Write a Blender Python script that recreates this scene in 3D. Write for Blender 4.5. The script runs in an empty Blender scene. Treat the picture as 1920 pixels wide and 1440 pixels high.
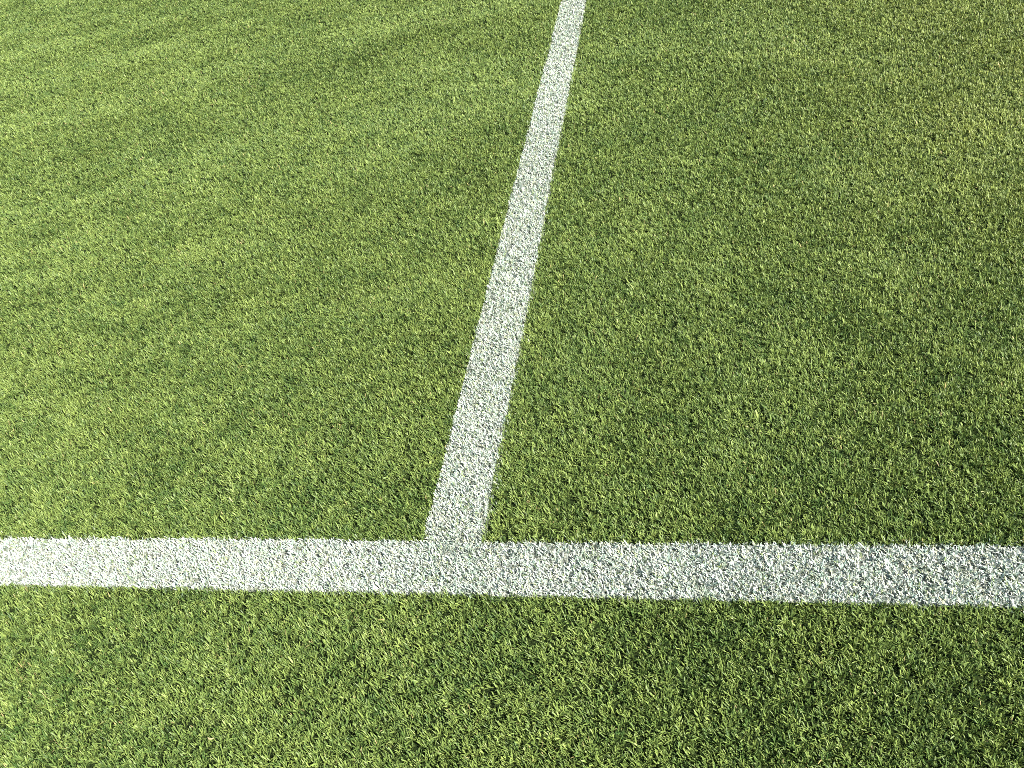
import bpy, math
import numpy as np
from mathutils import Matrix, Vector

scene = bpy.context.scene
rng = np.random.default_rng(7)

# ------------------------------------------------------------------ camera
PITCH, ROLL, YAW = 0.71028, -0.20537, -0.26487
CAM = np.array([0.49998, -0.96654, 1.26218 + 0.007])
F_PX = 1567.4                                    # focal length in px of a 1920 px wide frame
cy, sy = math.cos(YAW), math.sin(YAW)
fwd = Vector((sy * math.cos(PITCH), cy * math.cos(PITCH), -math.sin(PITCH)))
rt0 = Vector((cy, -sy, 0.0))
up0 = rt0.cross(fwd)
rt = math.cos(ROLL) * rt0 + math.sin(ROLL) * up0
up = -math.sin(ROLL) * rt0 + math.cos(ROLL) * up0
cd = bpy.data.cameras.new("camera")
cd.sensor_width = 36.0
cd.sensor_fit = 'HORIZONTAL'
cd.lens = 36.0 * F_PX / 1920.0
cd.clip_start = 0.02
cd.clip_end = 2000.0
cam = bpy.data.objects.new("camera", cd)
scene.collection.objects.link(cam)
M = Matrix((rt, up, -fwd)).transposed().to_4x4()
M.translation = Vector(CAM)
cam.matrix_world = M
scene.camera = cam

# ------------------------------------------------------------------ light
SUN_EL = math.radians(37.0)
SUN_AZ = math.radians(-22.0)                     # measured from +x towards +y
sdir = Vector((math.cos(SUN_EL) * math.cos(SUN_AZ), math.cos(SUN_EL) * math.sin(SUN_AZ), math.sin(SUN_EL)))
world = bpy.data.worlds.new("World")
scene.world = world
world.use_nodes = True
wn = world.node_tree
wn.nodes.clear()
sky = wn.nodes.new("ShaderNodeTexSky")
sky.sky_type = 'NISHITA'
sky.sun_disc = False
sky.sun_elevation = SUN_EL
sky.sun_rotation = math.pi / 2 - SUN_AZ
bg = wn.nodes.new("ShaderNodeBackground")
bg.inputs["Strength"].default_value = 0.055
wo = wn.nodes.new("ShaderNodeOutputWorld")
wn.links.new(sky.outputs[0], bg.inputs[0])
wn.links.new(bg.outputs[0], wo.inputs[0])
sd = bpy.data.lights.new("sun", 'SUN')
sd.energy = 5.0
sd.angle = math.radians(0.5)
sd.color = (1.0, 0.94, 0.84)
sun = bpy.data.objects.new("sun", sd)
scene.collection.objects.link(sun)
sun.rotation_euler = sdir.to_track_quat('Z', 'Y').to_euler()
sun.location = (0, 0, 5)

scene.view_settings.view_transform = 'Standard'
scene.view_settings.look = 'None'
scene.view_settings.exposure = 1.5
scene.view_settings.gamma = 1.0
scene.view_settings.use_curve_mapping = False
cyc = scene.cycles
cyc.max_bounces = 5
cyc.diffuse_bounces = 3
cyc.glossy_bounces = 2
cyc.transmission_bounces = 4
cyc.pixel_filter_type = 'BLACKMAN_HARRIS'
cyc.filter_width = 0.9
cyc.use_denoising = False


# ------------------------------------------------------------------ helpers
def vnoise(x, y, scale, seed):
    """smooth value noise, 0..1"""
    r = np.random.default_rng(seed)
    tab = r.random((256, 256)).astype(np.float32)
    u = x / scale + 101.3
    v = y / scale + 57.7
    iu = np.floor(u).astype(np.int64); iv = np.floor(v).astype(np.int64)
    fu = u - iu; fv = v - iv
    fu = fu * fu * (3 - 2 * fu); fv = fv * fv * (3 - 2 * fv)
    a = tab[iu & 255, iv & 255]; b = tab[(iu + 1) & 255, iv & 255]
    c = tab[iu & 255, (iv + 1) & 255]; d = tab[(iu + 1) & 255, (iv + 1) & 255]
    return (a * (1 - fu) + b * fu) * (1 - fv) + (c * (1 - fu) + d * fu) * fv


def fbm(x, y, scale, seed, n=3):
    t = 0; w = 0
    for k in range(n):
        a = 0.55 ** k
        t = t + a * vnoise(x, y, scale / 2 ** k, seed + k)
        w += a
    return t / w


def surf_z(x, y):
    return 0.007 * (fbm(x, y, 0.35, 900, 3) - 0.5)


def make_mesh(name, co, faces, col, mat):
    me = bpy.data.meshes.new(name)
    nv, nf = len(co), len(faces)
    me.vertices.add(nv)
    me.vertices.foreach_set("co", np.ascontiguousarray(co, np.float32).ravel())
    me.loops.add(nf * 4)
    me.loops.foreach_set("vertex_index", np.ascontiguousarray(faces, np.int32).ravel())
    me.polygons.add(nf)
    me.polygons.foreach_set("loop_start", np.arange(0, nf * 4, 4, dtype=np.int32))
    at = me.color_attributes.new("blade_colour", 'FLOAT_COLOR', 'POINT')
    at.data.foreach_set("color", np.ascontiguousarray(col, np.float32).ravel())
    me.materials.append(mat)
    me.update(calc_edges=True)
    return me


def mat_blade(name, trans, rough, spec):
    m = bpy.data.materials.new(name)
    m.use_nodes = True
    nt = m.node_tree
    nt.nodes.clear()
    out = nt.nodes.new("ShaderNodeOutputMaterial")
    at = nt.nodes.new("ShaderNodeAttribute"); at.attribute_name = "blade_colour"
    p = nt.nodes.new("ShaderNodeBsdfPrincipled")
    p.inputs["Roughness"].default_value = rough
    p.inputs["Specular IOR Level"].default_value = spec
    t = nt.nodes.new("ShaderNodeBsdfTranslucent")
    hs = nt.nodes.new("ShaderNodeHueSaturation")
    hs.inputs["Hue"].default_value = 0.488
    hs.inputs["Saturation"].default_value = 1.1
    hs.inputs["Value"].default_value = 1.1
    mix = nt.nodes.new("ShaderNodeMixShader")
    mix.inputs[0].default_value = trans
    nt.links.new(at.outputs["Color"], p.inputs["Base Color"])
    nt.links.new(at.outputs["Color"], hs.inputs["Color"])
    nt.links.new(hs.outputs[0], t.inputs["Color"])
    nt.links.new(p.outputs[0], mix.inputs[1])
    nt.links.new(t.outputs[0], mix.inputs[2])
    nt.links.new(mix.outputs[0], out.inputs[0])
    return m


# ------------------------------------------------------------------ ground (soil and thatch under the turf)
def mat_ground():
    m = bpy.data.materials.new("thatch_soil")
    m.use_nodes = True
    nt = m.node_tree
    p = nt.nodes["Principled BSDF"]
    p.inputs["Roughness"].default_value = 1.0
    p.inputs["Specular IOR Level"].default_value = 0.05
    tc = nt.nodes.new("ShaderNodeTexCoord")
    n1 = nt.nodes.new("ShaderNodeTexNoise"); n1.inputs["Scale"].default_value = 260.0; n1.inputs["Detail"].default_value = 4
    n2 = nt.nodes.new("ShaderNodeTexNoise"); n2.inputs["Scale"].default_value = 5.0; n2.inputs["Detail"].default_value = 5
    cr = nt.nodes.new("ShaderNodeValToRGB")
    cr.color_ramp.elements[0].position = 0.3; cr.color_ramp.elements[0].color = (0.008, 0.013, 0.005, 1)
    cr.color_ramp.elements[1].position = 0.7; cr.color_ramp.elements[1].color = (0.026, 0.042, 0.012, 1)
    nt.links.new(tc.outputs["Object"], n1.inputs["Vector"])
    nt.links.new(tc.outputs["Object"], n2.inputs["Vector"])
    add = nt.nodes.new("ShaderNodeMath"); add.operation = 'ADD'
    ml = nt.nodes.new("ShaderNodeMath"); ml.operation = 'MULTIPLY'; ml.inputs[1].default_value = 0.5
    nt.links.new(n1.outputs[0], add.inputs[0]); nt.links.new(n2.outputs[0], add.inputs[1])
    nt.links.new(add.outputs[0], ml.inputs[0]); nt.links.new(ml.outputs[0], cr.inputs[0])
    # line paint that has gone through the leaves on to the thatch
    sep = nt.nodes.new("ShaderNodeSeparateXYZ")
    nt.links.new(tc.outputs["Object"], sep.inputs[0])

    def cmp(sock, lo, hi):
        c = nt.nodes.new("ShaderNodeMath"); c.operation = 'COMPARE'
        c.inputs[1].default_value = (lo + hi) / 2; c.inputs[2].default_value = (hi - lo) / 2
        nt.links.new(sock, c.inputs[0])
        return c.outputs[0]

    def two(op, a, b):
        c = nt.nodes.new("ShaderNodeMath"); c.operation = op
        nt.links.new(a, c.inputs[0]); nt.links.new(b, c.inputs[1])
        return c.outputs[0]
    strips = two('MAXIMUM', cmp(sep.outputs[1], -0.12, 0.0), two('MULTIPLY', cmp(sep.outputs[0], 0.0, 0.12), cmp(sep.outputs[1], 0.0, 80.0)))
    n3 = nt.nodes.new("ShaderNodeTexNoise"); n3.inputs["Scale"].default_value = 420.0
    nt.links.new(tc.outputs["Object"], n3.inputs["Vector"])
    fac = two('MULTIPLY', strips, n3.outputs[0])
    mx = nt.nodes.new("ShaderNodeMix"); mx.data_type = 'RGBA'
    nt.links.new(fac, mx.inputs[0]); nt.links.new(cr.outputs[0], mx.inputs[6])
    mx.inputs[7].default_value = (0.40, 0.42, 0.37, 1)
    nt.links.new(mx.outputs[2], p.inputs["Base Color"])
    bp = nt.nodes.new("ShaderNodeBump"); bp.inputs["Distance"].default_value = 0.004
    nt.links.new(n1.outputs[0], bp.inputs["Height"]); nt.links.new(bp.outputs[0], p.inputs["Normal"])
    return m


def build_ground():
    # one sheet, fine near the photographed corner, reaching far out
    t = np.concatenate([-np.geomspace(900, 7, 14), np.linspace(-6, 8, 281), np.geomspace(9, 900, 14)])
    X, Y = np.meshgrid(t, t, indexing='ij')
    Z = surf_z(X, Y) * (np.hypot(X, Y) < 12)
    n = len(t)
    co = np.stack([X, Y, Z], -1).reshape(-1, 3)
    i = np.arange(n * n).reshape(n, n)
    fc = np.stack([i[:-1, :-1], i[1:, :-1], i[1:, 1:], i[:-1, 1:]], -1).reshape(-1, 4)
    me = bpy.data.meshes.new("ground")
    me.from_pydata(co.tolist(), [], fc.tolist())
    me.materials.append(mat_ground())
    o = bpy.data.objects.new("ground", me)
    scene.collection.objects.link(o)
    o["kind"] = "structure"
    o["label"] = "dark soil and thatch under the mown turf"
    o["category"] = "ground"


build_ground()

# ------------------------------------------------------------------ turf
LINE = 0.12                                       # painted lines are 12 cm wide
BAND = math.radians(19)                           # direction of the roller passes
X_LO, X_HI, Y_LO, Y_HI = -5.8, 3.3, -2.0, 6.4     # where blades are built one by one


def paint_amount(x, y):
    """which line a point lies in: 1 = line across (y from -LINE to 0), 2 = line running away (x from 0 to LINE)"""
    j = 0.0035
    x = x + 0.005 * np.clip(1 - y / 2.5, 0, 1)      # the marking machine was not quite square
    ex = (fbm(x, y, 0.03, 300, 2) - 0.5) * 2 * j + (fbm(x, y, 0.4, 310, 2) - 0.5) * j
    a = (y > -LINE + ex) & (y < 0.0 + ex)
    b = (x > 0.0 + ex) & (x < LINE + ex) & (y >= 0.0 + ex)
    return a, b


def ground_polygon_mask(x, y, margin):
    """the stretch of turf the photographer looks over, widened by margin (metres)"""
    # corners of the view on the ground
    c = []
    for px, py in ((0, 1440), (1920, 1440), (1920, 0), (0, 0)):
        d = fwd * F_PX + rt * (px - 960) + up * (720 - py)
        s = -CAM[2] / d.z
        c.append((CAM[0] + s * d.x, CAM[1] + s * d.y))
    keep = np.ones(len(x), bool)
    for k in range(4):
        (x0, y0), (x1, y1) = c[k], c[(k + 1) % 4]
        ex, ey = x1 - x0, y1 - y0
        l = math.hypot(ex, ey)
        dist = ((x - x0) * ey - (y - y0) * ex) / l  # >0 outside
        keep &= dist < margin
    return keep, c


def plants(n, per, region_fn):
    """root positions: n candidate grass plants, each a tuft of per leaves; also each leaf's offset from its plant"""
    x = rng.uniform(X_LO, X_HI, n)
    y = rng.uniform(Y_LO, Y_HI, n)
    k = region_fn(x, y)
    x = x[k]; y = y[k]
    cnt = rng.poisson(per, len(x)) + 1
    idx = np.repeat(np.arange(len(x)), cnt)
    m = len(idx)
    ox = rng.normal(0, 0.0022, m); oy = rng.normal(0, 0.0022, m)
    vig = rng.normal(0, 1, len(x))[idx]
    return (x[idx] + ox).astype(np.float32), (y[idx] + oy).astype(np.float32), ox, oy, vig


def grow(x, y, wide, ox, oy, vig):
    """turn roots into blade meshes; returns verts (n,8,3) and blade parameters"""
    n = len(x)
    r = lambda a, b: rng.uniform(a, b, n).astype(np.float32)
    # lean: a general lie of the sward plus scatter, with slowly changing patches
    lie = math.radians(150) + (fbm(x, y, 0.4, 11, 2) - 0.5) * 3.0
    # mower and roller passes: long soft stripes in how far the sward is laid over
    bx = x * math.cos(BAND) + y * math.sin(BAND)
    by = -x * math.sin(BAND) + y * math.cos(BAND)
    roll = fbm(bx / 6.0, by, 0.16, 25, 2)
    far = np.clip((by - 0.4) / 1.5, 0.15, 1.0)
    liem = 0.07 + 0.48 * (roll - 0.5) * far + 0.30 * (fbm(x, y, 0.16, 21, 2) - 0.5)
    az = rng.uniform(0, 2 * np.pi, n)
    strip = np.any(paint_amount(x, y), axis=0)    # the marking roller presses the painted strips flatter
    lean = np.abs(rng.normal(0.0, 0.36, n)) * np.where(strip, 2.3, 1.0) + 0.04
    dx = np.cos(az) * lean + np.cos(lie) * liem + ox * 80
    dy = np.sin(az) * lean + np.sin(lie) * liem + oy * 80
    dl = np.hypot(dx, dy) + 1e-6
    ux, uy = dx / dl, dy / dl
    lean = np.clip(dl, 0.03, 1.3)
    hgt = 0.0072 + 0.005 * fbm(x, y, 0.03, 31, 2) + 0.0026 * vig * np.where(strip, 0.3, 1.0) + rng.normal(0, 0.0017, n)
    L = (hgt * rng.choice([1.0, 1.25, 0.75], n, p=[.55, .25, .2])).astype(np.float32)
    tall = rng.random(n) < 0.004
    L = np.where(tall, L * 1.5, L)
    L = np.clip(L, 0.004, 0.024)
    # bend: angle from vertical grows along the blade
    bend = np.abs(rng.normal(0.40, 0.60, n))
    a0 = lean * 0.6
    ts = np.array([0.0, 0.38, 0.72, 1.0])
    P = np.zeros((n, 4, 3), np.float32)
    P[:, 0, 0] = x; P[:, 0, 1] = y; P[:, 0, 2] = surf_z(x, y) - 0.001
    for k in range(1, 4):
        tm = (ts[k] + ts[k - 1]) / 2
        ang = np.clip(a0 + bend * tm * 1.2, 0, 1.75)
        s = L * (ts[k] - ts[k - 1])
        P[:, k, 0] = P[:, k - 1, 0] + ux * np.sin(ang) * s
        P[:, k, 1] = P[:, k - 1, 1] + uy * np.sin(ang) * s
        P[:, k, 2] = P[:, k - 1, 2] + np.cos(ang) * s
    # blade width direction: roughly across the lean, with a random twist
    tw = rng.normal(0, 0.7, n)
    wx = -uy * np.cos(tw) + ux * np.sin(tw) * 0.6
    wy = ux * np.cos(tw) + uy * np.sin(tw) * 0.6
    wz = np.sin(tw) * 0.5
    tw2 = rng.normal(0, 0.35, n)
    W = (rng.uniform(0.0010, 0.0023, n) * wide * np.where(strip, 1.3, 1.0) * np.where(rng.random(n) < 0.04, 1.6, 1.0)).astype(np.float32)
    V = np.zeros((n, 4, 2, 3), np.float32)
    wp = (0.7, 1.0, 0.9, 0.45)
    for k in range(4):
        h = W * wp[k] * 0.5
        zz = wz + tw2 * ts[k]
        for q, sgn in ((0, -1), (1, 1)):
            V[:, k, q, 0] = P[:, k, 0] + sgn * wx * h
            V[:, k, q, 1] = P[:, k, 1] + sgn * wy * h
            V[:, k, q, 2] = P[:, k, 2] + sgn * zz * h
    V[:, 0, :, 2] = P[:, 0, 2, None]
    return V, P


def blade_colours(x, y, n):
    """albedo of each blade, base and tip"""
    u = rng.random(n)
    patch = fbm(x, y, 0.10, 41, 3)
    patch2 = fbm(x, y, 0.9, 51, 3)
    tuft = fbm(x, y, 0.012, 61, 2)
    g = np.clip(0.60 * u + 0.42 * (patch - 0.5) + 0.22 * (patch2 - 0.5) + 0.9 * (tuft - 0.5) + 0.20, 0, 1)
    deep = np.array([0.054, 0.112, 0.026])
    yel = np.array([0.242, 0.322, 0.082])
    yr = np.clip((x - 0.55) / 1.2, 0, 1) * np.clip((y - 0.1) / 1.2, 0, 1) * (0.35 + 0.9 * fbm(x, y, 0.3, 66, 2))
    g = np.clip(g + 0.16 * yr, 0, 1)
    c = deep[None] * (1 - g[:, None]) + yel[None] * g[:, None]
    c *= rng.uniform(0.78, 1.22, n)[:, None]
    c[:, 0] *= 1 + 0.10 * yr
    # a few straw-coloured and brown dead blades, a little more of them in dry patches
    dry = rng.random(n) < 0.003 + 0.07 * np.clip(fbm(x, y, 0.045, 71, 2) - 0.66, 0, 1) / 0.3
    c[dry] = np.array([0.40, 0.35, 0.15]) * rng.uniform(0.5, 1.1, dry.sum())[:, None]
    return c.astype(np.float32)


def assemble(name, V, base, tip, mat, paint=None):
    n = len(V)
    co = V.reshape(-1, 3)
    b = (np.arange(n, dtype=np.int64) * 8)[:, None, None]
    f = np.array([[0, 1, 3, 2], [2, 3, 5, 4], [4, 5, 7, 6]])[None]
    fc = (b + f).reshape(-1, 4)
    t = np.array([0.0, 0.38, 0.72, 1.0], np.float32)
    col = np.ones((n, 4, 2, 4), np.float32)
    mixv = np.clip(t * 1.3, 0, 1)[None, :, None]
    cc = base[:, None, :] * (1 - mixv) + tip[:, None, :] * mixv
    if paint is not None:
        pc, pa = paint                           # paint colour (n,3), coverage (n,4) along the blade
        cc = cc * (1 - pa[:, :, None]) + pc[:, None, :] * pa[:, :, None]
    col[..., :3] = cc[:, :, None, :]
    me = make_mesh(name, co, fc, col.reshape(-1, 4), mat)
    o = bpy.data.objects.new(name, me)
    scene.collection.objects.link(o)
    return o


m_grass = mat_blade("grass_blade", 0.18, 0.50, 0.3)
m_paint = mat_blade("painted_blade", 0.12, 0.65, 0.25)

PLANTS = 38000                                   # grass plants per square metre close by
area = (X_HI - X_LO) * (Y_HI - Y_LO)


def in_view_region(x, y):
    k, c = ground_polygon_mask(x, y, 1.4)
    core, c = ground_polygon_mask(x, y, 0.7)      # beyond this the sward is built coarser
    # thinner (and broader-bladed) with distance from the standpoint
    d = np.hypot(x - CAM[0], y - CAM[1])
    p = np.clip(1.9 / np.maximum(d, 1e-3), 0.28, 1.0) ** 1.1
    p = np.where(core, p, p * 0.25)
    return k & (rng.random(len(x)) < p)


X, Y, OX, OY, VIG = plants(int(PLANTS * area), 4.8, in_view_region)
d = np.hypot(X - CAM[0], Y - CAM[1])
wide = (1.0 / np.clip(1.9 / np.maximum(d, 1e-3), 0.28, 1.0)) ** 0.45
wide = np.where(ground_polygon_mask(X, Y, 0.705)[0], wide, wide * 2.2)
V, P = grow(X, Y, wide, OX, OY, VIG)
n = len(X)
print("blades", n)
C = blade_colours(X, Y, n)
base = C * np.array([1.0, 0.92, 1.0], np.float32)

# paint lands from above on whatever part of a blade lies inside the strip
mx = P[:, 2, 0]; my = P[:, 2, 1]
ia, ib = paint_amount(mx, my)
hit = np.stack([np.any(paint_amount(P[:, k, 0], P[:, k, 1]), axis=0) for k in range(4)], 1)
painted = ia | ib
# coverage falls towards the foot of the blade and varies from blade to blade
cov = np.clip(rng.normal(np.where(my < 0, 0.97, 0.88), 0.18, n), 0.2, 1.0)
cov = cov * np.clip(0.55 + 1.3 * fbm(X, Y, 0.02, 81, 2), 0, 1)
miss = rng.random(n) < 0.05
cov = np.where(miss, 0.15, cov)
prof = np.array([0.6, 0.92, 1.0, 1.0])
PA = (cov[:, None] * prof[None]).astype(np.float32) * np.where(hit, 1.0, 0.35)
pc = np.array([0.520, 0.562, 0.528]) * rng.uniform(0.86, 1.05, n)[:, None]
tint = rng.random(n)
pc = np.where((tint < 0.22)[:, None], pc * np.array([0.80, 0.97, 0.90]), pc)
pc = np.where((tint > 0.86)[:, None], pc * np.array([1.02, 0.96, 0.80]), pc)
pc = np.where((ia & (mx > 0) & (mx < LINE))[:, None], pc * np.array([0.93, 0.95, 0.93]), pc)   # the lines overlap here
pc = np.clip(pc, 0, 0.86).astype(np.float32)

# faint overspray on single blades just outside the strips
ed = np.minimum(np.abs(my + LINE), np.abs(my))
ed = np.where(my > 0, np.minimum(ed, np.minimum(np.abs(mx), np.abs(mx - LINE))), ed)
spray = (rng.random(n) < 0.45 * np.exp(-ed / 0.004)) & ~painted
pg = np.where(spray, rng.uniform(0.15, 0.75, n), 0.0)[:, None] * np.array([0.0, 0.5, 1.0, 1.0])[None]

# mowing clippings and dry leaf scraps lying on top of the sward
nc = 330
cx_ = rng.uniform(X_LO, X_HI, nc); cy_ = rng.uniform(Y_LO, Y_HI, nc)
kk, _ = ground_polygon_mask(cx_, cy_, 0.3)
cx_, cy_ = cx_[kk], cy_[kk]; nc = len(cx_)
ca = rng.uniform(0, 2 * np.pi, nc); cl = rng.uniform(0.004, 0.013, nc); cw = rng.uniform(0.0012, 0.0032, nc)
zt = surf_z(cx_, cy_) + rng.uniform(0.0075, 0.0105, nc)
CV = np.zeros((nc, 4, 2, 3), np.float32)
slope = rng.normal(0, 0.25, nc); curl = rng.normal(0, 0.15, nc)
for k, t in enumerate((0.0, 0.38, 0.72, 1.0)):
    wk = (0.5, 1.0, 0.9, 0.3)[k]
    aa = ca + curl * k
    px_ = cx_ + np.cos(aa) * cl * t; py_ = cy_ + np.sin(aa) * cl * t
    for q, sg in ((0, -1), (1, 1)):
        CV[:, k, q, 0] = px_ - np.sin(aa) * cw * wk * sg / 2
        CV[:, k, q, 1] = py_ + np.cos(aa) * cw * wk * sg / 2
        CV[:, k, q, 2] = zt + slope * cl * t + 0.0004 * sg
cc_ = np.where((rng.random(nc) < 0.5)[:, None], np.array([0.36, 0.38, 0.17]), np.array([0.42, 0.36, 0.20])) * rng.uniform(0.85, 1.25, nc)[:, None]
cc_ = cc_.astype(np.float32)
o = assemble("grass_clipping_litter", CV, cc_, cc_, m_grass)
o["kind"] = "stuff"
o["label"] = "tiny pale clippings and dry leaf scraps scattered on the turf"
o["category"] = "clippings"

g = ~painted
o = assemble("grass", V[g], base[g], C[g], m_grass, (pc[g], pg[g].astype(np.float32)))
o["kind"] = "stuff"
o["label"] = "short mown green turf either side of the white painted lines"
o["category"] = "grass"

a = ia
o = assemble("touchline", V[a], base[a], C[a], m_paint, (pc[a], PA[a]))
o["label"] = "white painted line crossing the whole turf from left to right in the foreground"
o["category"] = "pitch line"
o["group"] = "white painted pitch lines"
b_ = ib & ~ia
o = assemble("halfway_line", V[b_], base[b_], C[b_], m_paint, (pc[b_], PA[b_]))
o["label"] = "white painted line running away from the foreground line up to the top edge"
o["category"] = "pitch line"
o["group"] = "white painted pitch lines"
